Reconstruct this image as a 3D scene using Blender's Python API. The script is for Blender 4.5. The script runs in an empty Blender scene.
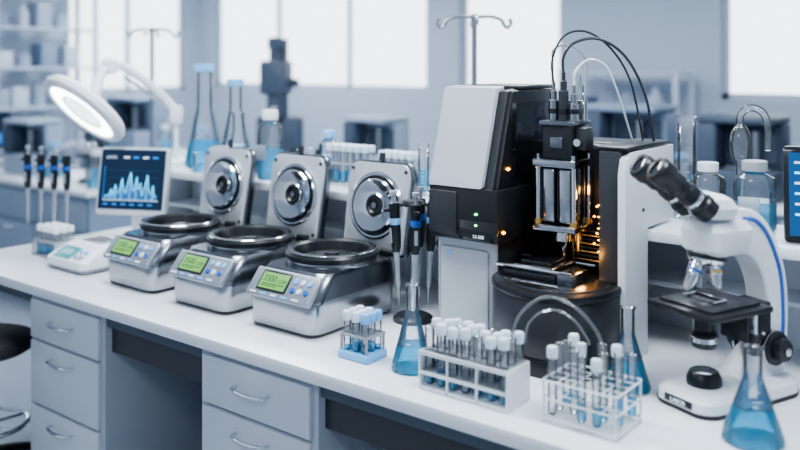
import bpy,bmesh,math,random
from mathutils import Vector,Matrix
random.seed(4)
I4=Matrix.Identity(4)
def T(x,y,z): return Matrix.Translation((x,y,z))
def R(ax,deg): return Matrix.Rotation(math.radians(deg),4,ax)
def S(x,y,z): return Matrix.Diagonal((x,y,z,1))
# ---------------------------------------------------------------- materials
def base(name):
    m=bpy.data.materials.new(name); m.use_nodes=True
    return m,m.node_tree.nodes,m.node_tree.links
def pm(name,col,rough=.5,metal=0,noise=0.0,scale=40,stretch=None,emit=None,es=0,coat=0,bump=0):
    m,n,l=base(name); b=n['Principled BSDF']
    b.inputs['Base Color'].default_value=(*col,1); b.inputs['Roughness'].default_value=rough
    b.inputs['Metallic'].default_value=metal
    if coat: b.inputs['Coat Weight'].default_value=coat
    if emit: b.inputs['Emission Color'].default_value=(*emit,1); b.inputs['Emission Strength'].default_value=es
    if noise or bump:
        tc=n.new('ShaderNodeTexCoord'); mp=n.new('ShaderNodeMapping'); nz=n.new('ShaderNodeTexNoise')
        nz.inputs['Scale'].default_value=scale; nz.inputs['Detail'].default_value=4
        if stretch: mp.inputs['Scale'].default_value=stretch
        l.new(tc.outputs['Object'],mp.inputs[0]); l.new(mp.outputs[0],nz.inputs['Vector'])
        if noise:
            mr=n.new('ShaderNodeMapRange'); mr.inputs['To Min'].default_value=max(.02,rough-noise); mr.inputs['To Max'].default_value=min(1,rough+noise)
            l.new(nz.outputs['Fac'],mr.inputs['Value']); l.new(mr.outputs[0],b.inputs['Roughness'])
        if bump:
            bp=n.new('ShaderNodeBump'); bp.inputs['Strength'].default_value=bump; bp.inputs['Distance'].default_value=.002
            l.new(nz.outputs['Fac'],bp.inputs['Height']); l.new(bp.outputs[0],b.inputs['Normal'])
    return m
def glassm(name,c0,c1,diff=0,dcol=(1,1,1)):
    m,n,l=base(name); n.remove(n['Principled BSDF']); out=n['Material Output']
    lw=n.new('ShaderNodeLayerWeight'); lw.inputs['Blend'].default_value=.35
    mx=n.new('ShaderNodeMix'); mx.data_type='RGBA'; mx.inputs[6].default_value=(*c0,1); mx.inputs[7].default_value=(*c1,1)
    l.new(lw.outputs['Facing'],mx.inputs[0])
    tr=n.new('ShaderNodeBsdfTransparent'); l.new(mx.outputs[2],tr.inputs[0])
    last=tr.outputs[0]
    if diff:
        d=n.new('ShaderNodeBsdfTranslucent'); d.inputs[0].default_value=(*dcol,1)
        d2=n.new('ShaderNodeBsdfDiffuse'); d2.inputs[0].default_value=(*dcol,1)
        a=n.new('ShaderNodeMixShader'); a.inputs[0].default_value=.5; l.new(d.outputs[0],a.inputs[1]); l.new(d2.outputs[0],a.inputs[2])
        b=n.new('ShaderNodeMixShader'); b.inputs[0].default_value=diff; l.new(last,b.inputs[1]); l.new(a.outputs[0],b.inputs[2]); last=b.outputs[0]
    g=n.new('ShaderNodeBsdfGlossy'); g.inputs['Roughness'].default_value=.04
    fr=n.new('ShaderNodeFresnel'); fr.inputs[0].default_value=1.5
    c=n.new('ShaderNodeMixShader'); l.new(fr.outputs[0],c.inputs[0]); l.new(last,c.inputs[1]); l.new(g.outputs[0],c.inputs[2])
    l.new(c.outputs[0],out.inputs[0]); return m
def em(name,col,s): return pm(name,(.02,.02,.02),.3,emit=col,es=s)
WHITE=pm('white_laminate',(.80,.83,.87),.32,noise=.05)
TOP=pm('bench_top_white',(.82,.85,.89),.25,noise=.01,scale=3)
CAB=pm('cabinet_grey',(.45,.49,.55),.45,noise=.03)
CABL=pm('drawer_light_grey',(.60,.64,.70),.4,noise=.03)
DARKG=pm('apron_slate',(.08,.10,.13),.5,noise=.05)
STEEL=pm('brushed_steel',(.42,.44,.47),.20,1,noise=.06,scale=30,stretch=(1,1,40))
STEELD=pm('brushed_steel_dark',(.22,.235,.26),.25,1,noise=.06,scale=30,stretch=(1,1,40))
CHROME=pm('polished_steel',(.72,.74,.77),.10,1,noise=.03)
POLE=pm('pole_steel',(.30,.33,.38),.3,.8,noise=.03)
SILV=pm('silver_metal',(.52,.54,.57),.30,.85,noise=.06)
LIDP=pm('lid_face_silver',(.74,.76,.79),.30,.6,noise=.05)
FASC=pm('control_fascia',(.34,.375,.42),.33,.4,noise=.04)
PANEL=pm('panel_light_grey',(.50,.53,.57),.36,noise=.04)
PANELW=pm('panel_white',(.66,.70,.75),.36,noise=.04)
BLACK=pm('black_satin',(.014,.016,.02),.32,noise=.08)
BLACKG=pm('black_gloss',(.010,.011,.014),.10,coat=.5,noise=.04)
CHAR=pm('charcoal',(.035,.038,.045),.34,noise=.06)
RUB=pm('rubber_black',(.02,.02,.022),.6,noise=.1)
WP=pm('white_plastic',(.80,.83,.87),.3,noise=.05)
GP=pm('grey_plastic',(.36,.39,.44),.4,noise=.05)
BLUE=pm('blue_plastic',(.03,.13,.5),.35,noise=.05)
LBLUE=pm('lightblue_plastic',(.22,.53,.90),.35,noise=.05)
GLASS=glassm('clear_glass',(.98,.99,1),(.66,.75,.84),.07,(.9,.95,1))
TGLASS=glassm('tube_glass',(.985,.99,1),(.84,.89,.94),.13,(.9,.95,1))
FROST=glassm('frosted_plastic',(.94,.96,.99),(.8,.86,.92),.62,(.9,.94,.98))
CAPT=pm('cap_translucent_white',(.70,.79,.88),.35,noise=.04)
LIQ=glassm('blue_liquid',(.40,.82,.98),(.15,.6,.88),.42,(.12,.62,.95))
LIQT=glassm('pale_blue_liquid',(.60,.88,.99),(.32,.68,.9),.38,(.27,.70,.96))
LCD=em('lcd_green',(.34,.84,.22),.85)
LCDD=pm('lcd_dark',(.03,.10,.03),.5)
LCDC=em('lcd_teal',(.1,.55,.65),.9)
SCR=pm('screen_navy',(.003,.008,.02),.25,emit=(.008,.035,.09),es=.6)
SCRB=pm('screen_blue_bright',(.003,.01,.03),.25,emit=(.02,.12,.35),es=.9)
CY=em('screen_cyan',(.15,.65,1),2.8)
CY2=em('screen_blue',(.04,.28,.9),1.5)
CYD=em('screen_blue_dim',(.02,.20,.6),.9)
SW=em('screen_white',(.7,.85,1),1.7)
AMB=em('amber_led',(1,.36,.04),14)
AMBS=em('amber_glow',(1,.42,.07),9)
GRN=em('green_led',(.2,1,.25),6)
LAMP=em('lamp_diffuser',(.93,.97,1),7)
LENS=em('lamp_lens',(.88,.94,1),2.6)
GOLD=pm('brass',(.75,.48,.16),.3,1,noise=.08)
# ---------------------------------------------------------------- mesh builder
def rp(pts,r,seg=5):
    out=[];n=len(pts)
    for i,p in enumerate(pts):
        rr=r[i] if isinstance(r,(list,tuple)) else r
        p=Vector(p);a=Vector(pts[i-1]);b=Vector(pts[(i+1)%n])
        if rr<=0: out.append(tuple(p));continue
        da=(a-p);db=(b-p); ra=min(rr,da.length*.49); rb=min(rr,db.length*.49)
        A=p+da.normalized()*ra;B=p+db.normalized()*rb
        for k in range(seg+1):
            t=k/seg; q=A*(1-t)**2+p*2*t*(1-t)+B*t*t; out.append(tuple(q))
    return out
def cat(pts,k=8):
    P=[Vector(p) for p in pts]; out=[]
    Q=[P[0]*2-P[1]]+P+[P[-1]*2-P[-2]]
    for i in range(1,len(Q)-2):
        a,b,c,d=Q[i-1:i+3]
        for j in range(k):
            t=j/k; out.append(.5*((2*b)+(c-a)*t+(2*a-5*b+4*c-d)*t*t+(3*b-a-3*c+d)*t**3))
    out.append(P[-1]); return out
class MB:
    def __init__(s,name,loc=(0,0,0),rot=0,scale=1):
        s.name=name;s.loc=loc;s.rot=rot;s.scale=scale;s.bm=bmesh.new();s.mats=[];s.M=I4.copy()
    def mi(s,m):
        if m not in s.mats: s.mats.append(m)
        return s.mats.index(m)
    def add(s,bm,mat,M=None):
        if mat is not None:
            k=s.mi(mat)
            for f in bm.faces: f.material_index=k
        bm.transform(s.M@(M if M is not None else I4))
        me=bpy.data.meshes.new('t'); bm.to_mesh(me); bm.free(); s.bm.from_mesh(me); bpy.data.meshes.remove(me)
    def box(s,x0,x1,y0,y1,z0,z1,mat,bev=0,M=None,seg=2):
        bm=bmesh.new(); bmesh.ops.create_cube(bm,size=1)
        bm.transform(T((x0+x1)/2,(y0+y1)/2,(z0+z1)/2)@S(abs(x1-x0),abs(y1-y0),abs(z1-z0)))
        if bev: bmesh.ops.bevel(bm,geom=bm.edges[:],offset=bev,segments=seg,affect='EDGES',profile=.5)
        s.add(bm,mat,M)
    def lathe(s,prof,mat,M=None,n=24,mats=None):
        bm=bmesh.new();rings=[]
        for r,z in prof:
            if r<1e-5: rings.append([bm.verts.new((0,0,z))])
            else: rings.append([bm.verts.new((r*math.cos(2*math.pi*i/n),r*math.sin(2*math.pi*i/n),z)) for i in range(n)])
        for k in range(len(prof)-1):
            a,b=rings[k],rings[k+1]
            for i in range(n):
                j=(i+1)%n
                if len(a)==1 and len(b)==1: continue
                if len(a)==1: f=bm.faces.new((a[0],b[j],b[i]))
                elif len(b)==1: f=bm.faces.new((a[i],a[j],b[0]))
                else: f=bm.faces.new((a[i],a[j],b[j],b[i]))
                if mats: f.material_index=s.mi(mats[k])
        s.add(bm,None if mats else mat,M)
    def cyl(s,r,z0,z1,mat,M=None,n=24,bev=0):
        if bev: p=[(0,z0),(r-bev,z0),(r,z0+bev),(r,z1-bev),(r-bev,z1),(0,z1)]
        else: p=[(0,z0),(r,z0),(r,z1),(0,z1)]
        s.lathe(p,mat,M,n)
    def rod(s,a,b,r,mat,n=10):
        a=Vector(a);b=Vector(b);d=b-a
        s.cyl(r,0,d.length,mat,Matrix.Translation(a)@d.to_track_quat('Z','Y').to_matrix().to_4x4(),n)
    def prism(s,poly,axis,a0,a1,mat,bev=0,M=None,seg=2):
        bm=bmesh.new()
        def mk(p,a):
            return {'x':(a,p[0],p[1]),'y':(p[0],a,p[1]),'z':(p[0],p[1],a)}[axis]
        A=[bm.verts.new(mk(p,a0)) for p in poly];B=[bm.verts.new(mk(p,a1)) for p in poly];n=len(poly)
        fa=bm.faces.new(A);fb=bm.faces.new(B[::-1])
        for i in range(n): bm.faces.new((A[i],B[i],B[(i+1)%n],A[(i+1)%n]))
        bmesh.ops.recalc_face_normals(bm,faces=bm.faces[:])
        if bev:
            bmesh.ops.bevel(bm,geom=list(set(list(fa.edges)+list(fb.edges))),offset=bev,segments=seg,affect='EDGES',profile=.5)
        bmesh.ops.triangulate(bm,faces=[f for f in bm.faces if len(f.verts)>4])
        s.add(bm,mat,M)
    def loft(s,secs,mat,M=None,k=5,mats=None):
        bm=bmesh.new();rings=[]
        for z,x0,x1,y0,y1,r in secs:
            ring=[]
            for cx,cy,a0 in ((x1-r,y1-r,0),(x0+r,y1-r,90),(x0+r,y0+r,180),(x1-r,y0+r,270)):
                for i in range(k+1):
                    a=math.radians(a0+90*i/k); ring.append(bm.verts.new((cx+r*math.cos(a),cy+r*math.sin(a),z)))
            rings.append(ring)
        n=len(rings[0])
        for q in range(len(rings)-1):
            a,b=rings[q],rings[q+1]
            for i in range(n):
                j=(i+1)%n; f=bm.faces.new((a[i],a[j],b[j],b[i]))
                if mats: f.material_index=s.mi(mats[q])
        f=bm.faces.new(rings[0][::-1]); g=bm.faces.new(rings[-1])
        if mats: f.material_index=s.mi(mats[0]); g.material_index=s.mi(mats[-1])
        s.add(bm,None if mats else mat,M)
    def tube(s,path,r,mat,n=8,closed=False,M=None):
        P=[Vector(p) for p in path];bm=bmesh.new();N=len(P);rings=[]
        up=None
        for i,p in enumerate(P):
            if closed: t=(P[(i+1)%N]-P[i-1]).normalized()
            else: t=(P[min(i+1,N-1)]-P[max(i-1,0)]).normalized()
            if up is None:
                up=Vector((0,0,1)) if abs(t.z)<.9 else Vector((1,0,0))
            up=(up-t*up.dot(t)).normalized(); sd=t.cross(up)
            rr=r[i] if isinstance(r,(list,tuple)) else r
            rings.append([bm.verts.new(p+(up*math.cos(2*math.pi*k/n)+sd*math.sin(2*math.pi*k/n))*rr) for k in range(n)])
        for i in range(N if closed else N-1):
            a,b=rings[i],rings[(i+1)%N]
            for k in range(n): bm.faces.new((a[k],a[(k+1)%n],b[(k+1)%n],b[k]))
        if not closed: bm.faces.new(rings[0]);bm.faces.new(rings[-1])
        bmesh.ops.recalc_face_normals(bm,faces=bm.faces[:])
        s.add(bm,mat,M)
    def txt(s,st,size,mat,M,align='CENTER'):
        cu=bpy.data.curves.new('t','FONT');cu.body=st;cu.size=size;cu.align_x=align;cu.extrude=.0002
        ob=bpy.data.objects.new('t',cu);bpy.context.scene.collection.objects.link(ob)
        me=bpy.data.meshes.new_from_object(ob.evaluated_get(bpy.context.evaluated_depsgraph_get()))
        bm=bmesh.new();bm.from_mesh(me);s.add(bm,mat,M)
        bpy.data.objects.remove(ob);bpy.data.meshes.remove(me);bpy.data.curves.remove(cu)
    def done(s):
        for f in s.bm.faces: f.smooth=True
        for e in s.bm.edges:
            e.smooth = (len(e.link_faces)==2 and e.calc_face_angle(0)<.6)
        me=bpy.data.meshes.new(s.name);s.bm.to_mesh(me);s.bm.free()
        for m in s.mats: me.materials.append(m)
        ob=bpy.data.objects.new(s.name,me);bpy.context.scene.collection.objects.link(ob)
        ob.location=s.loc;ob.rotation_euler=(0,0,math.radians(s.rot));ob.scale=(s.scale,)*3
        return ob
def dup(ob,loc,rot=0,scale=None):
    o=bpy.data.objects.new(ob.name.split('.')[0],ob.data);bpy.context.scene.collection.objects.link(o)
    o.location=loc;o.rotation_euler=(0,0,math.radians(rot))
    o.scale=(scale,)*3 if scale else ob.scale
    return o
BZ=.9; SZ=1.28
# ---------------------------------------------------------------- room
XL,XR,YF,YB,ZC=-9.0,3.5,-3.0,7.2,3.2
FLOOR=pm('floor_vinyl',(.31,.35,.42),.3,noise=.08,scale=3)
WALL=pm('wall_paint',(.54,.61,.71),.7,noise=.05)
FRM=pm('window_frame',(.54,.61,.71),.4,noise=.05)
b=MB('floor');b.box(XL-.1,XR,YF,YB+.1,-.1,0,FLOOR);b.done()
b=MB('ceiling');b.box(XL-.1,XR,YF,YB+.1,ZC,ZC+.1,pm('ceiling_paint',(.8,.83,.86),.8,noise=.05));b.done()
def wall(name,axis,pos,a0,a1,ops,th=.12):
    m=MB(name)
    def bx(p0,p1,z0,z1):
        if axis=='x': m.box(pos-th,pos,p0,p1,z0,z1,WALL)
        else: m.box(p0,p1,pos,pos+th,z0,z1,WALL)
    cur=a0
    for (o0,o1,z0,z1) in ops:
        bx(cur,o0,0,ZC); bx(o0,o1,0,z0); bx(o0,o1,z1,ZC); cur=o1
    bx(cur,a1,0,ZC); m.done()
lw=[(2.0,4.2,1.45,2.95),(5.35,7.0,1.45,2.95)]
bw=[(-8.7,-5.3,1.5,2.95),(-4.9,-3.75,1.5,2.95),(-2.3,-.6,1.5,2.95)]
wall('wall_left','x',XL,YF,YB,lw); wall('wall_back','y',YB,XL-.1,XR,bw)
k=1
def window(axis,pos,o,nm):
    global k
    m=MB('window_%d'%k);k+=1
    a0,a1,z0,z1=o;f=.05
    def bx(p0,p1,q0,q1,z=.04,mat=FRM):
        if axis=='x': m.box(pos-.09,pos-.09+z,p0,p1,q0,q1,mat)
        else: m.box(p0,p1,pos+.09-z,pos+.09,q0,q1,mat)
    bx(a0,a1,z0,z0+f);bx(a0,a1,z1-f,z1);bx(a0,a0+f,z0,z1);bx(a1-f,a1,z0,z1)
    for i in range(1,nm): c=a0+(a1-a0)*i/nm; bx(c-.02,c+.02,z0,z1)
    m.done()
for o in lw: window('x',XL,o,2)
for o,nn in zip(bw,(3,1,2)): window('y',YB,o,nn)
b=MB('baseboard_back');b.box(XL,XR,YB-.015,YB,0,.1,GP,.004);b.done()
b=MB('baseboard_left');b.box(XL,XL+.015,YF,YB,0,.1,GP,.004);b.done()
# ---------------------------------------------------------------- main bench
b=MB('laboratory_bench')
x0,x1,y0,y1=-4.1,.9,1.82,2.96
b.box(x0,x1,y0,y1,.858,.9,TOP,.006)
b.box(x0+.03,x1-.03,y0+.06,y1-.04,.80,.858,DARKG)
def cabinet(cx0,cx1):
    yf=1.87
    b.box(cx0,cx1,yf,2.85,.08,.857,CAB,.003)
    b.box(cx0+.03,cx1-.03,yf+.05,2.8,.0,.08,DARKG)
    zs=[.835,.665,.40,.095]
    for i in range(3):
        zt,zb=zs[i]-.006,zs[i+1]+.006
        b.box(cx0+.02,cx1-.02,yf-.018,yf+.002,zb,zt,CABL,.004)
        xm=(cx0+cx1)/2;zh=zt-.05 if i else (zt+zb)/2+.01
        b.tube(cat([(xm-.075,yf-.017,zh),(xm-.068,yf-.045,zh),(xm,yf-.052,zh-.004),(xm+.068,yf-.045,zh),(xm+.075,yf-.017,zh)],5),.006,CHROME)
cabinet(-3.42,-2.89);cabinet(-2.32,-1.78)
cabinet(-.6,-.07)
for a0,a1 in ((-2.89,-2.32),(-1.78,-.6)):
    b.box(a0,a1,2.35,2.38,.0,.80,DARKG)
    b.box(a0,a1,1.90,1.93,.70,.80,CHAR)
b.box(-4.06,-4.02,2.35,2.85,0,.80,CAB,.003); b.box(-4.02,-3.42,2.80,2.83,.15,.80,CAB)
b.done()
b=MB('reagent_shelf')
b.box(-3.72,.9,2.58,2.93,SZ-.035,SZ,TOP,.005)
b.box(-3.70,.88,2.90,2.925,BZ,SZ-.035,CABL)
for xx in (-3.69,-2.75,-1.85,-.95,-.05,.86): b.box(xx-.015,xx+.015,2.74,2.90,BZ,SZ-.035,PANEL,.003)
b.box(-3.69,.86,2.74,2.90,BZ+.17,BZ+.185,CABL)
b.done()
# ---------------------------------------------------------------- centrifuges
def centrifuge():
    b=MB('benchtop_centrifuge')
    secs=[(.004,-.150,.150,-.205,.215,.03),(.014,-.158,.158,-.213,.22,.045),(.10,-.163,.163,-.218,.225,.05),
          (.118,-.163,.163,-.216,.225,.05),(.185,-.158,.158,-.160,.222,.05),(.198,-.150,.150,-.145,.215,.05)]
    b.loft(secs,STEEL,mats=[CHAR,STEEL,STEEL,STEELD,STEELD],k=8)
    for sx in(-1,1):
        for yy in(-.17,.18): b.cyl(.014,0,.01,RUB,T(sx*.12,yy,0),12)
    ang=math.degrees(math.atan2(.067,.056))
    M=T(0,-.191,.151)@R('X',ang)
    b.box(-.150,.150,-.056,.050,-.012,.010,FASC,.009,M,3)
    b.box(-.108,.030,-.034,.038,.008,.013,CHAR,.004,M)
    b.box(-.100,.022,-.027,.031,.011,.015,LCD,.001,M)
    b.txt('3500',.032,LCDD,M@T(-.060,-.002,.0152)); b.txt('12:00',.018,LCDD,M@T(-.002,-.002,.0152))
    b.box(-.09,.015,-.012,-.009,.0148,.0154,LCDD,0,M); b.box(-.09,-.02,-.019,-.016,.0148,.0154,LCDD,0,M)
    for i in range(3):
        b.cyl(.0105,.008,.015,LBLUE if i!=1 else WP,M@T(.056+i*.031,.018,0),14,.002)
        b.cyl(.0105,.008,.015,BLUE if i!=1 else WP,M@T(.056+i*.031,-.014,0),14,.002)
    for i in range(5): b.box(-.13+i*.05,-.10+i*.05,-.049,-.041,.009,.0125,LBLUE if i%2 else WP,.002,M)
    C=T(0,.045,0)
    b.lathe([(.150,.190),(.158,.196),(.161,.205),(.159,.214)],STEEL,C,48)
    b.lathe([(.150,.205),(.164,.214),(.168,.230),(.160,.241),(.144,.243),(.134,.236),(.128,.215),(.124,.20),(0,.20)],BLACK,C,48)
    b.lathe([(.161,.2405),(.159,.2425),(.155,.2425)],CHROME,C,48)
    b.lathe([(.118,.200),(.116,.206),(.085,.210),(.04,.208),(.028,.212),(.026,.224),(0,.226)],CHAR,C,32)
    for i in range(8):
        a=i*math.pi/4;b.cyl(.013,.20,.211,BLACK,C@T(.09*math.cos(a),.09*math.sin(a),0),12)
    for sx in(-1,1): b.cyl(.014,-.03,.03,BLACK,T(.02+sx*.09,.228,.205)@R('Y',90),12)
    H=T(.035,.232,.190)@R('X',-9)
    lp=rp([(-.150,.0),(-.158,.30),(-.135,.345),(.135,.345),(.158,.30),(.150,.0)],[.02,.03,.025,.025,.03,.02])
    b.prism(lp,'y',.0,.032,STEELD,.006,H)
    lp2=[(x*.95,.009+z*.95) for x,z in lp]
    b.prism(lp2,'y',-.010,.002,LIDP,.004,H)
    F=H@T(0,-.010,.178)@R('X',90)
    b.lathe([(.126,0),(.126,.006),(.118,.010),(.112,.008)],CHROME,F,48)
    b.lathe([(.112,.008),(.108,.002),(.096,.002)],BLACK,F,48)
    b.lathe([(.101,.000),(.100,.016),(.094,.022),(.084,.018),(.060,.008),(.045,.006),(.040,.010)],CHROME,F,48)
    b.lathe([(.042,.006),(.038,.014),(.03,.016),(.022,.008),(0,.006)],BLACK,F,32)
    b.lathe([(.014,.006),(.012,.014),(0,.016)],STEELD,F,20)
    for sx in(-1,1):
        for zz in(.03,.31): b.cyl(.007,0,.004,CHAR,H@T(sx*.128,-.010,zz)@R('X',90),12)
    b.cyl(.012,0,.03,CHAR,H@T(0,.0,.345),12)
    return b.done()
c=centrifuge();c.location=(-2.095,2.225,BZ)
dup(c,(-2.525,2.225,BZ));dup(c,(-2.97,2.235,BZ))
# ---------------------------------------------------------------- glassware
def erlen(name,loc,r,h,fill,liq=LIQ,cap=None,nk=.3,coneh=.68):
    b=MB(name,loc); rn=r*nk;ch=h*coneh
    def rad(z): return r+(rn-r)*((z-r*.18)/(ch-r*.18))
    z=fill*h
    prof=[(0,.002),(r*.85,.002),(r*.97,r*.06),(r,r*.18),(rad(z),z),(rad(ch*.93),ch*.93),(rn*1.02,ch),(rn,ch*1.05),(rn,h*.97),(rn*1.22,h*.985),(rn*1.22,h),(rn*1.1,h)]
    b.lathe(prof,None,None,40,mats=[liq]*4+[GLASS]*7)
    b.lathe([(rad(z)-.001,z-.0005),(0,z-.0005)],LIQT,None,40)
    for i in range(5):
        zz=z+(ch*.9-z)*(i/5)+.01; rr=rad(zz)+.0006
        if zz<ch*.92:
            pts=[(rr*math.cos(a),rr*math.sin(a),zz) for a in [math.radians(-75+q*8) for q in range(5 if i%2 else 3)]]
            b.tube(pts,.0008,WP,5)
    if cap:
        b.cyl(rn*1.35,h*.97,h*1.05,cap,None,24,.003)
    return b.done()
erlen('erlenmeyer_flask',(-1.535,2.01,BZ),.062,.25,.30)
erlen('erlenmeyer_flask',(-.975,2.26,BZ),.062,.225,.38)
erlen('erlenmeyer_flask',(-.605,2.13,BZ),.072,.225,.38)
erlen('erlenmeyer_flask',(-3.455,2.80,SZ),.10,.49,.28,LIQ,LBLUE,.38,.62)
erlen('erlenmeyer_flask',(-3.255,2.83,SZ),.09,.42,.28,LIQ,LBLUE,.34,.7)
erlen('erlenmeyer_flask',(-3.085,2.70,SZ),.075,.29,.40,LIQT,None,.36,.72)
erlen('erlenmeyer_flask',(-2.985,2.83,SZ),.065,.32,.34,LIQ,None,.36,.72)
def bottle(loc,r,h,fill=.5,capm=GP,liq=LIQT,cap=True):
    b=MB('reagent_bottle',loc);z=h*fill
    b.lathe([(0,.002),(r*.9,.002),(r,r*.12),(r,z),(r,h*.68),(r*.9,h*.76),(r*.5,h*.82),(r*.45,h*.84),(r*.45,h*.93)],None,None,32,mats=[liq]*3+[GLASS]*5)
    b.lathe([(r*.99,z),(0,z)],liq,None,32)
    if cap: b.lathe([(r*.56,h*.85),(r*.6,h*.86),(r*.6,h*.985),(r*.55,h),(0,h)],capm,None,24)
    b.box(-r*.5,r*.5,-r*1.02,-r*.86,h*.28,h*.5,FROST,.002)
    return b.done()
bottle((-2.85,2.68,SZ),.060,.31,.45,WP)
bottle((-2.62,2.82,SZ),.045,.22,.5,LBLUE,LIQ)
bottle((-.79,2.80,SZ),.064,.215,.42,GP)
bottle((-.935,2.80,SZ),.055,.20,.05,WP,GLASS)
bottle((-.60,2.86,SZ),.05,.17,.3,GP)
def cylgl(name,loc,r,h,fill,liq=LIQT,n=28):
    b=MB(name,loc)
    b.lathe([(r*1.5,0),(r*1.5,.008),(r,.016),(r,h*fill),(r,h*.97),(r*1.15,h),(r*1.1,h)],None,None,n,mats=[GLASS,GLASS,liq,GLASS,GLASS,GLASS])
    b.lathe([(0,.014),(r,.014)],GLASS,None,n)
    for i in range(9):
        zz=.05+(h*.85-.05)*i/9
        b.tube([((r+.0005)*math.cos(a),(r+.0005)*math.sin(a),zz) for a in [math.radians(-80+q*10) for q in range(4)]],.0008,WP,5)
    return b.done()
cylgl('graduated_cylinder',(-1.03,2.87,SZ),.030,.34,.12)
cylgl('graduated_cylinder',(-2.02,2.72,SZ),.022,.2,.5,LIQT)
cylgl('graduated_cylinder',(-1.88,2.80,SZ),.026,.27,.2,LIQT)
def beaker(loc,r,h,fill):
    b=MB('glass_beaker',loc)
    b.lathe([(0,.002),(r*.92,.002),(r,r*.12),(r,h*fill),(r,h*.97),(r*1.06,h)],None,None,32,mats=[LIQT]*3+[GLASS]*2)
    b.lathe([(r*.99,h*fill),(0,h*fill)],LIQT,None,32);return b.done()
beaker((-2.73,2.80,SZ),.05,.13,.45)
beaker((-3.29,2.64,SZ),.035,.09,.4)
b=MB('distillation_adapter',(-.86,2.89,SZ))
b.lathe([(.045,0),(.045,.006),(.016,.012),(.014,.06),(.014,.2)],GLASS,None,20)
b.lathe([(.014,.18),(.028,.21),(.034,.25),(.03,.29),(.014,.32)],GLASS,None,24)
b.tube(cat([(0,0,.31),(.0,0,.35),(.03,0,.375),(.07,0,.36),(.085,0,.31),(.085,0,.24)],6),.012,GLASS,12);b.done()
# ---------------------------------------------------------------- tubes
def ttube(b,x,y,z,r,h,fill,cap=None,liq=LIQ,n=12,top=True):
    zf=max(r*1.2,h*fill)
    b.lathe([(0,0),(r*.7,r*.3),(r,r),(r,zf),(r,h),(r*1.14,h+.001),(r*1.14,h+.004)],None,T(x,y,z),n,mats=[liq if fill else TGLASS]*3+[TGLASS]*3)
    if fill: b.lathe([(r*.98,zf),(0,zf)],liq,T(x,y,z),n)
    if cap: b.lathe([(r*1.2,h-.012),(r*1.25,h+.012),(r*1.05,h+.016),(0,h+.016)],cap,T(x,y,z),n)
b=MB('test_tube_rack',(-1.288,1.96,BZ))
w,d=.14,.058
b.box(-w,w,-d,d,.0,.012,WP,.003)
for z in(.045,.098): 
    b.box(-w,w,-d,d,z,z+.008,FROST,.002)
for sx in(-1,1): b.box(sx*w-.004,sx*w+.004,-d,d,0,.106,WP,.003)
for sx in (-.047,.047): b.box(sx-.003,sx+.003,-d,-d+.006,0,.106,WP)
b.box(-w,w,-d-.002,-d+.002,.096,.108,WP,.001);b.box(-w,w,-d-.002,-d+.002,.043,.053,WP,.001)
for i in range(7):
    for j in range(3):
        fl=random.choice([0,.15,.22,.3])
        ttube(b,-.12+i*.04,-.037+j*.037,.012,.0125,.15+random.uniform(0,.012),fl,CAPT if (i+2*j)%4 else None,LIQT)
b.done()
b=MB('small_test_tube_rack',(-1.718,2.0,BZ))
b.box(-.06,.06,-.05,.05,0,.025,LBLUE,.006);b.box(-.055,.055,-.045,.045,.07,.078,FROST,.002)
for sx in(-1,1):
    for sy in(-1,1): b.box(sx*.05-.003,sx*.05+.003,sy*.04-.003,sy*.04+.003,.02,.075,FROST)
for i in range(3):
    for j in range(3): ttube(b,-.036+i*.036,-.03+j*.03,.022,.0115,.105,.3 if (i+j)%2 else .15,LBLUE if (i*j)%2==0 and i==2 else CAPT,LIQT)
b.done()
b=MB('wire_test_tube_rack',(-.955,1.995,BZ))
wx,wy=.10,.078
for z in(.012,.06,.105):
    P=rp([(-wx,-wy),(wx,-wy),(wx,wy),(-wx,wy)],.012,4); b.tube([(p[0],p[1],z) for p in P],.0026,WP,8,True)
for z in(.06,.105):
    for i in range(1,5): x=-wx+i*2*wx/5; b.tube([(x,-wy,z),(x,wy,z)],.0016,WP,6)
    for i in range(1,4): y=-wy+i*2*wy/4; b.tube([(-wx,y,z),(wx,y,z)],.0016,WP,6)
for i in range(1,5): x=-wx+i*2*wx/5; b.tube([(x,-wy,.012),(x,wy,.012)],.0016,WP,6)
for i in range(1,8): y=-wy+i*2*wy/8; b.tube([(-wx,y,.010),(wx,y,.010)],.0016,WP,6)
for sx in(-1,1):
    for sy in(-1,1): b.rod((sx*(wx-.004),sy*(wy-.004),0),(sx*(wx-.004),sy*(wy-.004),.108),.003,WP)
for i in range(5):
    for j in range(4):
        if random.random()<.66: ttube(b,-.08+i*.04,-.0585+j*.039,.014,.0115,.145+random.uniform(0,.03),random.choice([0,0,.2,.3,.4]),None if (i+j)%3 else CAPT,random.choice([LIQT,LIQ,LIQT]))
b.done()
b=MB('glass_connecting_tube',(0,0,BZ))
b.tube(cat([(-1.168,1.96,.17),(-1.15,1.965,.235),(-1.10,1.98,.285),(-1.055,1.99,.295),(-1.0,2.0,.275),(-.955,2.015,.225),(-.935,2.015,.185)],8),.0048,TGLASS,12)
b.tube(cat([(-1.128,1.96,.172),(-1.12,1.965,.22),(-1.09,1.975,.255),(-1.05,1.985,.265),(-1.005,1.995,.245),(-.975,2.01,.2),(-.97,2.01,.185)],8),.0032,TGLASS,10)
b.done()
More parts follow.
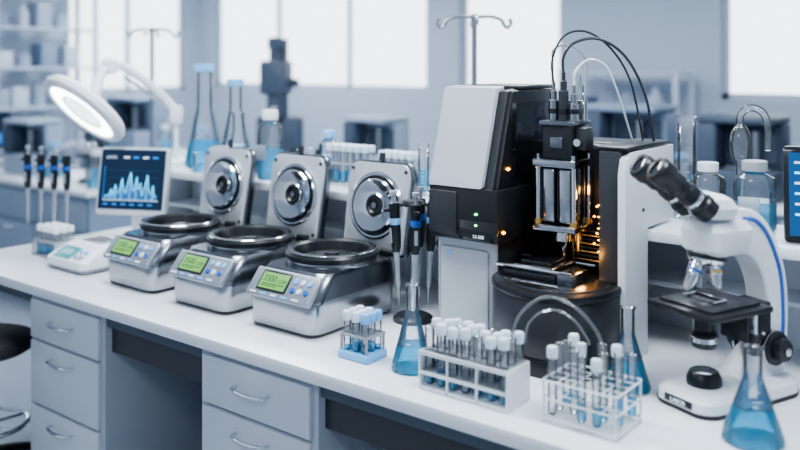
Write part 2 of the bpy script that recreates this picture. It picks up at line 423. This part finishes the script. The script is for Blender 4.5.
def vrack(name,loc,nx,ny,sp,h,r,capm):
    b=MB(name,loc);w=nx*sp/2+.008;d=ny*sp/2+.008
    b.box(-w,w,-d,d,0,.006,FROST,.002);b.box(-w,w,-d,d,h*.6,h*.6+.004,FROST,.001)
    for sx in(-1,1): b.box(sx*w-.003,sx*w+.003,-d,d,0,h*.62,FROST,.001)
    for i in range(nx):
        for j in range(ny): ttube(b,(i-(nx-1)/2)*sp,(j-(ny-1)/2)*sp,.006,r,h,.35,capm,LIQT,10)
    b.done()
vrack('vial_rack',(-2.44,2.76,SZ),6,2,.04,.15,.014,CAPT)
vrack('vial_rack',(-2.16,2.74,SZ),5,2,.036,.14,.013,CAPT)
vrack('microtube_rack',(-3.76,2.17,BZ),5,3,.036,.12,.012,WP)
# ---------------------------------------------------------------- pipettes
def pip(b,M,acc=BLUE,s=1.0):
    M=M@S(s,s,s)
    b.lathe([(.001,0),(.004,.05),(.0055,.055)],FROST,M,10)
    b.lathe([(.005,.05),(.0065,.055),(.0072,.12),(.010,.15)],GP,M,14)
    b.lathe([(.010,.148),(.0135,.165),(.015,.20),(.0145,.26),(.016,.275),(.014,.285),(0,.285)],BLACK,M,18)
    b.lathe([(.0157,.225),(.016,.226),(.016,.242),(.0155,.243)],acc,M,18)
    b.lathe([(.005,.285),(.005,.305),(.010,.307),(.010,.318),(0,.320)],GP,M,14)
    b.box(-.007,.007,-.032,-.01,.262,.271,BLACK,.003,M)
    b.box(-.005,.005,-.0165,-.011,.175,.215,GP,.001,M)
b=MB('pipette_stand',(-4.0,2.30,BZ),20)
b.lathe([(0,0),(.085,0),(.085,.012),(.075,.018),(0,.02)],GP,None,32)
b.cyl(.009,.015,.40,CHROME,None,16)
b.box(-.14,.14,-.012,.012,.375,.395,GP,.004)
for xx in(-.115,-.035,.045,.12):
    b.box(xx-.014,xx+.014,-.05,.0,.378,.39,GP,.003); pip(b,T(xx,-.05,.10),BLUE,1.22)
b.done()
b=MB('pipette_carousel',(-1.825,2.395,BZ))
b.lathe([(0,0),(.07,0),(.07,.012),(.06,.02),(0,.022)],CHAR,None,32)
b.cyl(.010,.015,.42,CHROME,None,16)
b.lathe([(0,.40),(.035,.40),(.04,.408),(.035,.42),(0,.425)],CHAR,None,24)
for i in range(4):
    a=math.radians(-120+i*75);x,y=.052*math.cos(a),.052*math.sin(a)
    b.rod((0,0,.41),(x*1.0,y*1.0,.405),.006,CHAR)
    pip(b,T(x,y,.06)@R('Z',math.degrees(a)+90)@R('X',3),BLUE if i%2 else LBLUE,1.25)
b.done()
# ---------------------------------------------------------------- small instrument
b=MB('mini_dry_bath',(-3.44,2.16,BZ),0,1.1)
b.loft([(0.004,-.13,.13,-.12,.12,.03),(.02,-.14,.14,-.13,.13,.035),(.045,-.138,.138,-.128,.13,.035),(.085,-.12,.12,-.05,.12,.03),(.094,-.11,.11,-.035,.11,.03)],WP,mats=[GP,WP,WP,WP])
M=T(0,-.09,.066)@R('X',27)
b.box(-.085,.03,-.034,.034,-.003,.004,LCDC,.002,M);b.txt('37.0',.036,SW,M@T(-.027,-.012,.0042))
for i in range(2): 
    for j in range(2): b.cyl(.010,0,.007,LBLUE if j else GP,M@T(.055+i*.034,-.015+j*.03,0),14,.002)
b.box(-.07,.07,.0,.09,.092,.100,SILV,.004)
for i in range(4):
    for j in range(2): b.cyl(.011,.097,.1015,BLACK,T(-.048+i*.032,.027+j*.036,0),12)
for sx in(-1,1):
    for sy in(-1,1): b.cyl(.01,0,.006,RUB,T(sx*.1,sy*.09,0),10)
b.done()
# ---------------------------------------------------------------- monitor
b=MB('lab_monitor',(-3.55,2.46,BZ),26)
b.loft([(0,-.09,.09,-.07,.06,.03),(.012,-.08,.08,-.06,.05,.03)],WP)
b.prism(rp([(.02,.01),(.05,.01),(.045,.25),(.015,.25)],.01),'x',-.03,.03,WP,.004)
M=T(0,-.02,.335)@R('X',-10)
sw,sh=.178,.16
b.prism(rp([(-sw,-sh),(sw,-sh),(sw,sh),(-sw,sh)],.018),'y',-.012,.03,PANELW,.005,M)
b.prism(rp([(-sw+.010,-sh+.026),(sw-.010,-sh+.026),(sw-.010,sh-.010),(-sw+.010,sh-.010)],.006),'y',-.014,-.005,SCR,0,M)
prof=[.01,.02,.015,.05,.02,.07,.03,.035,.10,.05,.03,.09,.13,.06,.04,.11,.05,.08,.02,.06,.12,.05,.03,.07,.015,.02]
pts=[(-.135+i*.0108,-.088+h) for i,h in enumerate(prof)]
for i in range(len(pts)-1):
    (xa,za),(xb,zb)=pts[i],pts[i+1]
    b.prism([(xa,-.0885),(xa,za),(xb,zb),(xb,-.0885)],'y',-.0150,-.0142,CYD,0,M)
b.tube([(x,-.0155,z) for x,z in pts],.0018,CY,6,False,M)
for i in (3,5,8,12,15,20,23): b.box(pts[i][0]-.001,pts[i][0]+.001,-.0154,-.0143,-.088,pts[i][1],CY,0,M)
b.box(-.145,.145,-.0152,-.0143,-.092,-.089,SW,0,M);b.box(-.145,-.143,-.0152,-.0143,-.09,.07,CY2,0,M)
for i in range(4): b.box(-.14,.14,-.0149,-.0143,-.055+i*.035,-.0545+i*.035,CYD,0,M)
b.txt('DATA',.020,SW,M@T(-.14,-.0145,.105)@R('X',90),'LEFT')
for i in range(4): b.box(-.05+i*.05,-.02+i*.05,-.0152,-.0143,.108,.116,CY2 if i%2 else SW,0,M)
for i in range(6): b.box(-.14+i*.046,-.115+i*.046,-.0152,-.0143,-.113,-.107,CY2,0,M)
b.done()
# ---------------------------------------------------------------- lamp
b=MB('magnifying_lamp',(-3.63,2.76,SZ))
b.lathe([(0,0),(.06,0),(.06,.012),(.05,.025),(.02,.03),(0,.03)],WP,None,32)
b.cyl(.012,.02,.24,WP,None,16)
b.lathe([(0,.21),(.03,.21),(.034,.225),(.034,.285),(.028,.30),(0,.30)],WP,None,24)
cyw=[(0,0,.27),(-.03,-.06,.35),(-.06,-.16,.44),(-.085,-.25,.50),(-.085,-.32,.515)]
b.tube(cat(cyw,8),.021,WP,14)
b.tube([(p[0],p[1]+.0,p[2]-.05) for p in cat(cyw[:4],8)],.008,GP,10)
b.lathe([(0,-.035),(.03,-.035),(.038,-.02),(.038,.02),(.03,.035),(0,.035)],WP,T(-.085,-.33,.505)@R('Y',90),20)
hc=(-.035,-.50,.300)
b.tube(cat([(-.085,-.33,.505),(-.075,-.385,.47),(-.05,-.425,.41),(-.04,-.44,.35)],8),.026,WP,14)
Mh=T(*hc)@R('Y',6)@R('X',-44)@S(1.2,1.2,1.1)
b.lathe([(0,-.010),(.085,-.010)],LENS,Mh,48)
b.lathe([(.085,-.010),(.088,-.014),(.092,-.014)],WP,Mh,48)
b.lathe([(.092,-.014),(.146,-.014)],LAMP,Mh,48)
b.lathe([(.146,-.014),(.150,-.02),(.170,-.02),(.182,-.008),(.184,.012),(.17,.032),(.10,.045),(.0,.048)],WP,Mh,48)
b.done()
# ---------------------------------------------------------------- IV stands
def ivstand(loc,rot):
    b=MB('iv_drip_stand',loc,rot)
    for i in range(5):
        a=2*math.pi*i/5; ex,ey=.22*math.cos(a),.22*math.sin(a)
        b.tube(cat([(0,0,.12),(ex*.5,ey*.5,.10),(ex,ey,.07)],5),.012,CHROME,10)
        b.cyl(.03,-.012,.012,RUB,T(ex,ey,.03)@R('Z',math.degrees(a))@R('X',90),16); b.rod((ex,ey,.03),(ex,ey,.075),.008,GP)
    b.cyl(.016,.1,1.25,POLE,None,14);b.cyl(.0125,1.2,2.02,POLE,None,12);b.cyl(.022,1.2,1.27,BLACK,None,14)
    for s in(-1,1):
        b.tube(cat([(0,0,2.005),(s*.07,0,2.01),(s*.12,0,1.995),(s*.135,0,1.97),(s*.15,0,1.96),(s*.165,0,1.978),(s*.16,0,2.0)],5),.0075,POLE,8)
        b.tube(cat([(0,0,2.005),(0,s*.07,2.01),(0,s*.12,1.995),(0,s*.135,1.97),(0,s*.15,1.985)],5),.0075,POLE,8)
    b.lathe([(0,1.99),(.017,1.992),(.017,2.015),(0,2.02)],POLE,None,14)
    return b.done()
iv=ivstand((-4.53,3.26,0),38);dup(iv,(-2.13,3.25,0),38)
# ---------------------------------------------------------------- the big machine
b=MB('automated_sample_analyzer',(-1.36,2.5,BZ))
b.loft([(0.0,-.315,-.095,-.165,.22,.02),(.012,-.32,-.09,-.17,.22,.025),(.33,-.32,-.09,-.17,.22,.025)],PANEL)
b.box(-.30,-.11,-.178,-.165,.03,.30,PANEL,.012)
b.box(-.092,-.086,-.15,.07,.0,.33,CHAR)
b.box(-.323,-.06,-.205,.07,.33,.50,BLACK,.008)
b.box(-.20,-.055,-.21,-.20,.335,.40,BLACKG,.004)
b.box(-.32,-.21,-.212,-.20,.345,.485,CHAR,.006)
up=[(-.175,.50),(-.085,.80),(-.07,.81),(.22,.81),(.22,.50)]
b.prism(up,'x',-.315,-.075,BLACK,.006)
b.prism([(-.205,.50),(-.115,.815),(-.02,.822),(.21,.822),(.21,.50)],'x',-.325,-.305,PANEL,.006)
b.prism([(-.205,.50),(-.115,.818),(-.06,.824),(-.06,.80),(-.15,.50)],'x',-.325,-.118,PANEL,.008)
b.prism([(-.190,.50),(-.10,.808),(-.05,.815),(-.06,.80),(-.15,.50)],'x',-.118,-.085,CHAR,.004)
b.box(-.30,-.08,-.03,.2,.812,.826,CHAR,.006)
b.box(-.076,-.072,-.10,.18,.53,.77,BLACKG,.001)
for p,m in (((-.070,-.12,.56),AMB),((-.057,-.17,.365),AMB)): b.lathe([(0,-.006),(.0075,0),(0,.006)],m,T(*p),10)
for zz in(.42,.385): b.lathe([(0,-.005),(.0065,0),(0,.005)],GRN,T(-.135,-.209,zz),10)
b.txt('LS-200',.015,SW,T(-.125,-.2105,.345)@R('X',90))
b.box(-.27,-.25,-.180,-.176,.27,.285,LBLUE,.002)
bp=rp([(-.09,-.14),(-.07,-.24),(.04,-.315),(.16,-.335),(.265,-.30),(.305,-.20),(.305,.07),(-.09,.07)],[.02,.06,.08,.08,.06,.05,.01,.01])
b.prism(bp,'z',.0,.05,BLACK,.004)
b.prism([(x*.985+.001,y*.985) for x,y in bp],'z',.05,.215,CHAR,.004)
b.prism(bp,'z',.215,.24,BLACK,.006)
b.prism([(x*.86+.015,y*.86-.01) for x,y in bp],'z',.238,.244,STEELD,.001)
b.box(-.09,.29,.055,.07,.24,.34,BLACK,.002)
b.box(-.09,.29,.06,.22,.395,.64,BLACK,.004)
b.box(-.09,.30,.04,.062,.24,.64,BLACK,.004)
b.prism([(-.10,0.0),(.07,0.0),(.07,.39),(.285,.39),(.285,.632),(-.04,.632),(-.085,.615),(-.10,.57)],'x',.292,.318,PANELW,.004)
b.box(.225,.292,-.085,.062,.24,.635,CHAR,.004)
b.box(.20,.312,-.075,.27,.636,.648,BLACK,.004)
b.box(.05,.21,.08,.26,.62,.644,BLACK,.005)
b.cyl(.006,0,.003,CHAR,T(.318,.03,.45)@R('Y',90),12)
b.box(.222,.23,-.07,.04,.27,.61,STEELD,.002)
for i in range(7): b.box(.221,.232,-.06,.03,.30+i*.04,.312+i*.04,BLACKG,.001)
for i in range(5): b.lathe([(0,-.003),(.004,0),(0,.003)],AMBS,T(.226,-.088,.33+i*.035),8)
for i in range(5): b.lathe([(0,-.004),(.005,0),(0,.004)],AMBS,T(.185,-.03+(i%3)*.02,.34+.028*i),8)
for i in range(9): b.box(.10,.20,.0,.045,.262+i*.013,.268+i*.013,GOLD if i%2 else BLACK,.001)
b.box(.095,.10,.0,.05,.25,.40,GOLD,.001)
b.box(-.04,.14,-.20,-.02,.244,.262,BLACK,.004);b.box(-.02,.12,-.18,-.04,.262,.280,STEELD,.004)
b.box(.0,.10,-.16,-.06,.280,.290,BLACKG,.002)
for yy in(-.19,-.03): b.rod((-.07,yy,.272),(.19,yy,.272),.006,CHROME)
b.box(.15,.20,-.21,-.10,.244,.275,STEELD,.003)
cx,cy=.085,-.04
b.box(cx-.03,cx+.03,.03,.07,.30,.78,STEELD,.004)
b.box(cx-.05,cx+.05,.01,.05,.36,.64,STEELD,.004)
b.box(cx-.075,cx+.075,cy-.07,cy+.06,.575,.60,STEEL,.005)
b.box(cx-.075,cx+.075,cy-.07,cy+.06,.375,.395,STEEL,.005)
for sx in(-1,1):
    for sy in(-1,1):
        b.cyl(.009,.39,.58,CHROME,T(cx+sx*.062,cy+sy*.052,0),14)
        b.cyl(.013,.39,.41,GOLD,T(cx+sx*.062,cy+sy*.052,0),14); b.cyl(.008,.60,.615,CHROME,T(cx+sx*.062,cy+sy*.052,0),8)
for q in(-.028,.028): b.box(cx+q-.022,cx+q+.022,cy-.05,cy+.04,.40,.57,STEEL,.008)
for q in(-.05,-.006,.006,.05): b.box(cx+q-.0015,cx+q+.0015,cy-.052,cy-.048,.41,.56,BLACK,0)
b.lathe([(.0,.29),(.006,.29),(.01,.32),(.03,.34),(.03,.376)],CHROME,T(cx,cy,0),20)
b.lathe([(.0,.31),(.005,.31),(.012,.36),(.012,.376)],GOLD,T(cx+.05,cy,0),14)
b.box(cx-.05,cx+.055,cy-.05,cy+.05,.60,.705,BLACK,.006)
b.box(cx-.02,cx+.025,cy-.056,cy-.048,.635,.67,STEELD,.003)
b.box(cx+.055,cx+.09,cy-.03,cy+.03,.63,.70,CHAR,.005);b.rod((cx+.07,cy-.05,.655),(cx+.07,cy-.02,.655),.012,CHROME)
b.box(cx-.06,cx+.065,cy-.055,cy+.06,.705,.72,STEELD,.004)
for q,h,m in((-.035,.83,STEEL),(.0,.86,CHAR),(.037,.82,STEEL)):
    b.lathe([(0,.72),(.016,.72),(.016,h-.05),(.011,h-.045),(.011,h-.02),(.006,h-.015),(.006,h+.01),(0,h+.01)],m,T(cx+q,cy,0),16)
    b.cyl(.018,.74,.755,BLACK,T(cx+q,cy,0),16)
b.rod((cx-.055,cy+.03,.72),(cx-.055,cy+.03,.90),.004,CHROME); b.rod((cx+.055,cy+.03,.72),(cx+.055,cy+.03,.87),.004,CHROME)
b.tube(cat([(cx,cy,.86),(cx+.0,cy,.92),(cx+.03,cy+.02,.965),(cx+.09,cy+.07,.975),(cx+.15,cy+.13,.92),(cx+.19,cy+.19,.80),(.285,.20,.645)],8),.0045,CHAR,8)
b.tube(cat([(cx-.035,cy,.83),(cx-.04,cy,.91),(cx-.01,cy+.02,.985),(cx+.05,cy+.05,1.00),(cx+.11,cy+.10,.95),(cx+.15,cy+.17,.84),(.24,.22,.645)],8),.0035,CHAR,8)
b.tube(cat([(cx+.037,cy,.82),(cx+.04,cy,.87),(cx+.07,cy+.03,.91),(cx+.11,cy+.07,.89),(cx+.13,cy+.12,.80),(.22,.18,.645)],8),.0035,WP,8)
b.tube(cat([(cx-.055,cy+.03,.90),(cx-.05,cy+.03,.945),(cx-.0,cy+.05,.955),(cx+.04,cy+.08,.90),(cx+.01,.05,.78)],8),.003,GP,8)
b.done()
for nm,loc,e in(('analyzer_lamp',(-1.19,2.44,1.39),.32),('analyzer_lamp',(-1.17,2.38,1.20),.36)):
    L=bpy.data.lights.new(nm,'POINT');L.energy=e;L.color=(1,.48,.13);L.shadow_soft_size=.015
    o=bpy.data.objects.new(nm,L);o.location=loc;bpy.context.scene.collection.objects.link(o)
# ---------------------------------------------------------------- microscope
def microscope(name,loc,rot,scale=1,W=WP,st=BLUE):
    b=MB(name,loc,rot,scale)
    b.loft([(0,-.098,.098,-.18,.20,.05),(.012,-.10,.10,-.185,.205,.05)],RUB)
    b.loft([(.012,-.098,.098,-.183,.203,.05),(.035,-.095,.095,-.18,.20,.05),(.048,-.082,.082,-.165,.19,.045),(.052,-.07,.07,-.15,.18,.04)],W)
    b.loft([(.05,-.055,.055,.02,.18,.03),(.10,-.045,.045,.06,.19,.03),(.13,-.04,.04,.09,.195,.03)],W)
    b.lathe([(.045,.05),(.045,.07),(.038,.085),(.034,.088)],BLACK,T(0,-.085,0),28)
    b.lathe([(.034,.086),(0,.092)],GLASS,T(0,-.085,0),28);b.lathe([(0,.07),(.033,.07)],SW,T(0,-.085,0),28)
    arm=rp([(.0,.515),(.08,.505),(.15,.445),(.205,.33),(.218,.2),(.20,.05),(.07,.05),(.11,.11),(.125,.20),(.125,.27),(.095,.345),(.05,.385),(-.045,.40),(-.06,.49)],[.03,.06,.08,.1,.08,.01,.01,.03,.05,.05,.05,.04,.02,.03])
    b.prism(arm,'x',-.038,.038,W,.010,None,3)
    P=[(.02,.485),(.075,.473),(.128,.420),(.172,.325),(.185,.21),(.178,.09)]
    for sx in(-1,1):
        b.tube(cat([(sx*.0385,p[0],p[1]) for p in P],8),.006,st,8)
    b.loft([(.395,-.052,.052,-.105,.035,.03),(.41,-.062,.062,-.12,.045,.035),(.460,-.064,.064,-.122,.05,.035),(.482,-.05,.05,-.105,.04,.03)],W)
    b.lathe([(0,.477),(.045,.477),(.045,.497),(0,.497)],GP,T(0,-.055,0),28)
    M=T(0,-.055,.492)@R('Z',-16)
    b.loft([(0,-.055,.055,-.05,.045,.03),(.03,-.075,.075,-.07,.045,.03),(.054,-.070,.070,-.085,.02,.02),(.062,-.055,.055,-.08,.01,.02)],W,M)
    for sx in(-1,1):
        E=M@T(sx*.048,-.040,.022)@R('Z',sx*-2)@R('X',52)
        b.lathe([(0,0),(.034,0),(.034,.03),(.029,.036),(.029,.085),(.026,.09)],BLACK,E,28)
        b.lathe([(.026,.085),(.026,.11),(.031,.115),(.031,.145),(.037,.155),(.037,.185),(.031,.193),(.022,.191)],BLACK,E,28)
        b.lathe([(.022,.188),(0,.184)],BLACKG,E,24)
        b.lathe([(.0295,.05),(.0305,.052),(.0305,.06),(.0295,.062)],CHROME,E,28)
    N=T(0,-.075,.388)@R('X',-12)
    b.lathe([(0,-.028),(.035,-.026),(.048,-.01),(.05,.008),(.046,.014),(0,.014)],CHROME,N,32)
    b.lathe([(.0505,-.006),(.0515,-.004),(.0515,.004),(.0505,.006)],BLACK,N,32)
    for a,l in((-90,.085),(0,.065),(90,.07),(180,.055)):
        O=N@R('Z',a)@T(.026,0,-.015)@R('Y',180-20)
        b.lathe([(.014,0),(.017,.005),(.017,l*.4),(.0175,l*.42),(.0175,l*.5),(.017,l*.52),(.015,l*.8),(.008,l),(0,l)],CHROME,O,18)
        b.lathe([(.0177,l*.3),(.0182,l*.31),(.0182,l*.38),(.0177,l*.39)],BLUE if a else GOLD,O,18)
    b.box(-.105,.115,-.185,.045,.250,.266,BLACK,.004)
    b.box(-.085,.09,-.16,.025,.266,.274,CHAR,.003)
    b.cyl(.022,.272,.276,BLACKG,T(0,-.085,0),20)
    b.box(-.045,.045,-.10,-.07,.275,.2765,GLASS)
    b.box(-.05,.05,-.062,-.055,.274,.282,STEELD,.002);b.rod((-.05,-.06,.28),(-.05,-.11,.28),.003,CHROME);b.rod((.05,-.06,.28),(.05,-.11,.28),.003,CHROME)
    b.rod((.09,.0,.15),(.09,.0,.25),.008,CHROME);b.cyl(.017,.14,.165,BLACK,T(.09,0,0),18,.003);b.cyl(.014,.17,.195,BLACK,T(.09,0,0),18,.003)
    b.box(-.045,.045,.03,.13,.15,.25,BLACK,.006)
    b.box(-.05,.05,-.11,.06,.225,.25,BLACK,.006)
    b.lathe([(0,.15),(.03,.15),(.034,.16),(.034,.185),(.026,.195),(.026,.25)],BLACK,T(0,-.085,0),24)
    b.lathe([(.0345,.165),(.036,.167),(.036,.178),(.0345,.18)],CHROME,T(0,-.085,0),24)
    for sx in(-1,1):
        K=T(sx*.038,.135,.125)@R('Y',90*sx)
        b.lathe([(0,0),(.046,0),(.046,.022),(.042,.026),(.030,.026),(.030,.046),(.026,.05),(0,.05)],BLACK,K,32)
        b.lathe([(.0465,.008),(.0475,.009),(.0475,.014),(.0465,.015)],CHROME,K,32)
        b.lathe([(.012,.05),(.012,.056),(0,.057)],CHROME,K,16)
    if W is WP:
        b.box(-.045,.045,-.184,-.180,.016,.034,BLACK,.001)
        b.txt('LABOR',.016,SW,T(0,-.1845,.019)@R('X',90))
    b.box(.0955,.0985,-.04,.04,.018,.034,BLACK,.001);b.cyl(.009,0,.006,BLACK,T(.097,-.09,.026)@R('Y',90),16)
    return b.done()
mic=microscope('compound_microscope',(-.742,2.365,BZ),-22)
# ---------------------------------------------------------------- tablet
b=MB('tablet_computer',(-.565,2.69,SZ),18)
M=T(0,0,.14)@R('X',-14)
b.prism(rp([(-.11,-.14),(.11,-.14),(.11,.14),(-.11,.14)],.015),'y',-.008,.008,BLACKG,.003,M)
b.box(-.095,.095,-.0095,-.008,-.12,.12,SCRB,0,M)
for i in range(6): b.box(-.08,-.08+.03+.02*((i*7)%5),-.0102,-.0095,.088-i*.03,.094-i*.03,CY if i%2 else SW,0,M)
for i in range(8): b.box(.0+i*.01,.006+i*.01,-.0102,-.0095,-.10,-.10+.02+.01*((i*5)%6),CY,0,M)
b.box(-.05,.05,.02,.09,0,.008,GP,.003);b.rod((0,.08,.006),(0,.035,.14),.006,GP)
b.done()
# ---------------------------------------------------------------- stool
b=MB('lab_stool',(-3.68,1.80,0))
b.lathe([(0,.56),(.17,.56),(.195,.575),(.20,.60),(.19,.625),(.15,.64),(0,.635)],RUB,None,40)
b.cyl(.10,.545,.56,CHROME,None,24);b.cyl(.028,.12,.5,BLACK,None,20);b.cyl(.018,.4,.55,CHROME,None,16)
b.tube([(.17*math.cos(a),.17*math.sin(a),.25) for a in [i*math.pi/16 for i in range(32)]],.010,CHROME,10,True)
for i in range(5):
    a=2*math.pi*i/5+.2;e=Vector((.25*math.cos(a),.25*math.sin(a),.075))
    b.tube(cat([(0,0,.13),(e.x*.5,e.y*.5,.115),tuple(e)],5),[.02]*10+[.014],BLACK,10)
    b.cyl(.028,-.014,.014,RUB,T(e.x,e.y,.028)@R('Z',math.degrees(a))@R('X',90),16);b.rod((e.x,e.y,.03),(e.x,e.y,.08),.008,GP)
    b.rod((0,0,.25),(.17*math.cos(a),.17*math.sin(a),.25),.007,CHROME)
b.done()
# ---------------------------------------------------------------- background furniture
BGC=pm('bg_cabinet_blue_grey',(.22,.29,.39),.5,noise=.05)
BGM=pm('bg_mid_blue_grey',(.34,.41,.51),.5,noise=.05)
BGD=pm('bg_equipment_dark',(.065,.09,.135),.5,noise=.05)
def farbench(x0,x1,y0,y1):
    b=MB('island_bench');b.box(x0,x1,y0,y1,.86,.9,TOP,.005);b.box(x0+.05,x1-.05,y0+.05,y1-.05,.08,.86,BGC,.004);b.box(x0+.1,x1-.1,y0+.1,y1-.1,0,.08,DARKG)
    n=max(1,int((x1-x0)/.6))
    for i in range(n):
        xa=x0+.07+(x1-x0-.14)*i/n;xb=x0+.07+(x1-x0-.14)*(i+1)/n-.02
        for za,zb in((.1,.58),(.6,.83)):
            b.box(xa,xb,y0+.035,y0+.052,za,zb,BGM,.004);b.rod(((xa+xb)/2-.07,y0+.02,zb-.05),((xa+xb)/2+.07,y0+.02,zb-.05),.006,CHROME)
    b.done()
farbench(-8.3,-5.4,3.35,4.05);farbench(-8.3,-4.0,5.0,5.7);farbench(-3.4,2.4,5.6,6.3)
def shelfunit(loc,w,h,rot=0):
    b=MB('storage_shelf',loc,rot)
    for sx in(-1,1):
        for y in(-.18,.18): b.box(sx*w/2-.02,sx*w/2+.02,y-.02,y+.02,0,h,FRM,.003)
    nz=int(h/.42)
    for i in range(nz+1):
        z=.1+i*(h-.15)/nz; b.box(-w/2,w/2,-.2,.2,z,z+.025,FRM,.003)
        if i<nz:
            x=-w/2+.12
            while x<w/2-.14:
                ww=random.uniform(.12,.22);hh=random.uniform(.15,.3);m=random.choice([BGC,BGM,FRM,FRM,BGM])
                if random.random()<.4: b.lathe([(0,0),(ww*.4,0),(ww*.4,hh*.7),(ww*.18,hh*.85),(ww*.2,hh),(0,hh)],m,T(x,0,z+.025),16)
                else: b.box(x-ww*.4,x+ww*.4,-.12,.12,z+.025,z+.025+hh,m,.01)
                x+=ww+.04
    b.done()
shelfunit((-8.6,4.78,0),1.1,2.6,90);shelfunit((-2.98,6.85,0),1.0,1.75);shelfunit((.25,6.85,0),1.3,2.2)
def bganalyzer(loc,rot,s=1,m=BGC,m2=BGD):
    b=MB('lab_analyzer',loc,rot,s)
    b.box(-.25,.25,-.2,.2,0,.2,m,.02);b.box(-.25,.25,.0,.2,.2,.5,m,.02);b.box(-.25,-.12,-.2,.0,.2,.5,m2,.02)
    b.box(-.1,.22,-.02,.0,.24,.44,m2,.01);b.box(-.25,.25,-.2,.2,.5,.55,m,.02);b.box(-.08,.2,-.15,-.02,.2,.22,STEEL,.005);b.cyl(.03,.2,.45,STEEL,T(.1,-.08,0));b.done()
bganalyzer((-2.55,5.95,.9),0,1.1,BGC);bganalyzer((-1.75,5.95,.9),0,1.0,BGD);bganalyzer((-.55,5.95,.9),0,1.2,BGC)
bganalyzer((-7.7,5.35,.9),0,1.0,BGC);bganalyzer((-6.75,3.7,.9),0,.8,BGM);bganalyzer((-4.45,5.35,.9),0,.85,BGM)
def bgmon(loc,rot):
    b=MB('desktop_monitor',loc,rot);b.box(-.26,.26,-.02,.02,.15,.48,BGD,.01);b.box(-.24,.24,-.025,-.02,.17,.46,SCR);b.box(-.03,.03,.02,.04,.02,.3,BGD,.005);b.box(-.12,.12,-.08,.1,0,.02,BGD,.006)
    for i in range(5): b.box(-.2+i*.08,-.16+i*.08,-.027,-.025,.2,.25+.04*(i%3),CY2)
    b.done()
bgmon((-7.5,3.7,.9),20);bgmon((-3.15,5.95,.9),20);bgmon((.15,5.95,.9),20)
b=MB('column_imaging_instrument',(-5.60,5.35,.9),25)
b.box(-.24,.24,-.2,.2,0,.10,BGD,.03);b.box(-.20,.20,-.02,.17,.10,.42,BGD,.03)
b.box(-.06,.06,.02,.14,.40,1.12,BGD,.02);b.box(-.11,.11,-.16,.12,.62,.92,BGD,.03);b.cyl(.07,.42,.64,BGD,T(0,-.06,0),24,.01)
b.lathe([(.045,.92),(.045,1.02),(.06,1.04),(.06,1.12),(0,1.13)],BGD,T(0,-.06,0),24);b.cyl(.04,-.17,.17,BGD,T(0,.08,.72)@R('Y',90),20,.005)
b.box(-.15,.15,-.16,.02,.10,.13,STEEL,.005);b.done()
microscope('stereo_microscope',(-5.85,3.7,.9),30,.8,BGD,BGD)
microscope('stereo_microscope',(-1.2,5.9,.9),20,.8,BGD,BGD)
for i,(x,y) in enumerate(((-8.05,3.7),(-6.35,3.65),(-7.15,5.3),(-6.7,5.4),(-4.95,5.3),(-2.15,5.9),(-5.52,3.5))):
    bottle((x,y,.9),.07,.28,.5,LBLUE if i%2 else WP)
# ---------------------------------------------------------------- lights
def area(nm,loc,sx,sy,e,col=(.90,.95,1)):
    L=bpy.data.lights.new(nm,'AREA');L.shape='RECTANGLE';L.size=sx;L.size_y=sy;L.energy=e;L.color=col
    o=bpy.data.objects.new(nm,L);o.location=loc;bpy.context.scene.collection.objects.link(o);return o
for i,(x,y,e) in enumerate(((-2.6,1.9,45),(-.4,1.9,41),(-4.6,3.6,44),(-2.0,4.2,44),(-6.8,5.2,62),(-1.2,-.6,15))):
    b=MB('ceiling_light',(x,y,ZC-.05));b.box(-.65,-.62,-.35,.35,0,.05,WP);b.box(.62,.65,-.35,.35,0,.05,WP);b.box(-.65,.65,-.35,-.32,0,.05,WP);b.box(-.65,.65,.32,.35,0,.05,WP);b.box(-.62,.62,-.32,.32,.03,.045,LAMP);b.done()
    area('ceiling_lamp',(x,y,ZC-.06),1.2,.62,e)
# ---------------------------------------------------------------- world
w=bpy.data.worlds.new('sky');bpy.context.scene.world=w;w.use_nodes=True;n=w.node_tree.nodes;l=w.node_tree.links
tc=n.new('ShaderNodeTexCoord');vm=n.new('ShaderNodeVectorMath');vm.operation='DOT_PRODUCT';vm.inputs[1].default_value=(-.6,.75,.25)
cr=n.new('ShaderNodeValToRGB');mr=n.new('ShaderNodeMapRange');mr.inputs['From Min'].default_value=-1;mr.inputs['From Max'].default_value=1
l.new(tc.outputs['Generated'],vm.inputs[0]);l.new(vm.outputs['Value'],mr.inputs['Value']);l.new(mr.outputs[0],cr.inputs[0])
cr.color_ramp.elements[0].color=(.10,.12,.15,1);cr.color_ramp.elements[0].position=.05
cr.color_ramp.elements[1].color=(.86,.94,1,1);cr.color_ramp.elements[1].position=.78
e=cr.color_ramp.elements.new(.45);e.color=(.24,.275,.33,1)
l.new(cr.outputs[0],n['Background'].inputs[0]);n['Background'].inputs[1].default_value=3.0
# ---------------------------------------------------------------- camera
cam=bpy.data.cameras.new('camera');co=bpy.data.objects.new('camera',cam);bpy.context.scene.collection.objects.link(co)
co.location=(0,0,1.8);co.rotation_euler=(math.radians(90),0,math.radians(38.17));cam.lens=38.7;cam.sensor_width=36;cam.shift_y=-.2025
cam.dof.use_dof=True;cam.dof.focus_distance=2.75;cam.dof.aperture_fstop=1.2
bpy.context.scene.camera=co
try: bpy.context.scene.view_settings.look='AgX - Medium High Contrast'
except Exception as ex: print(ex)
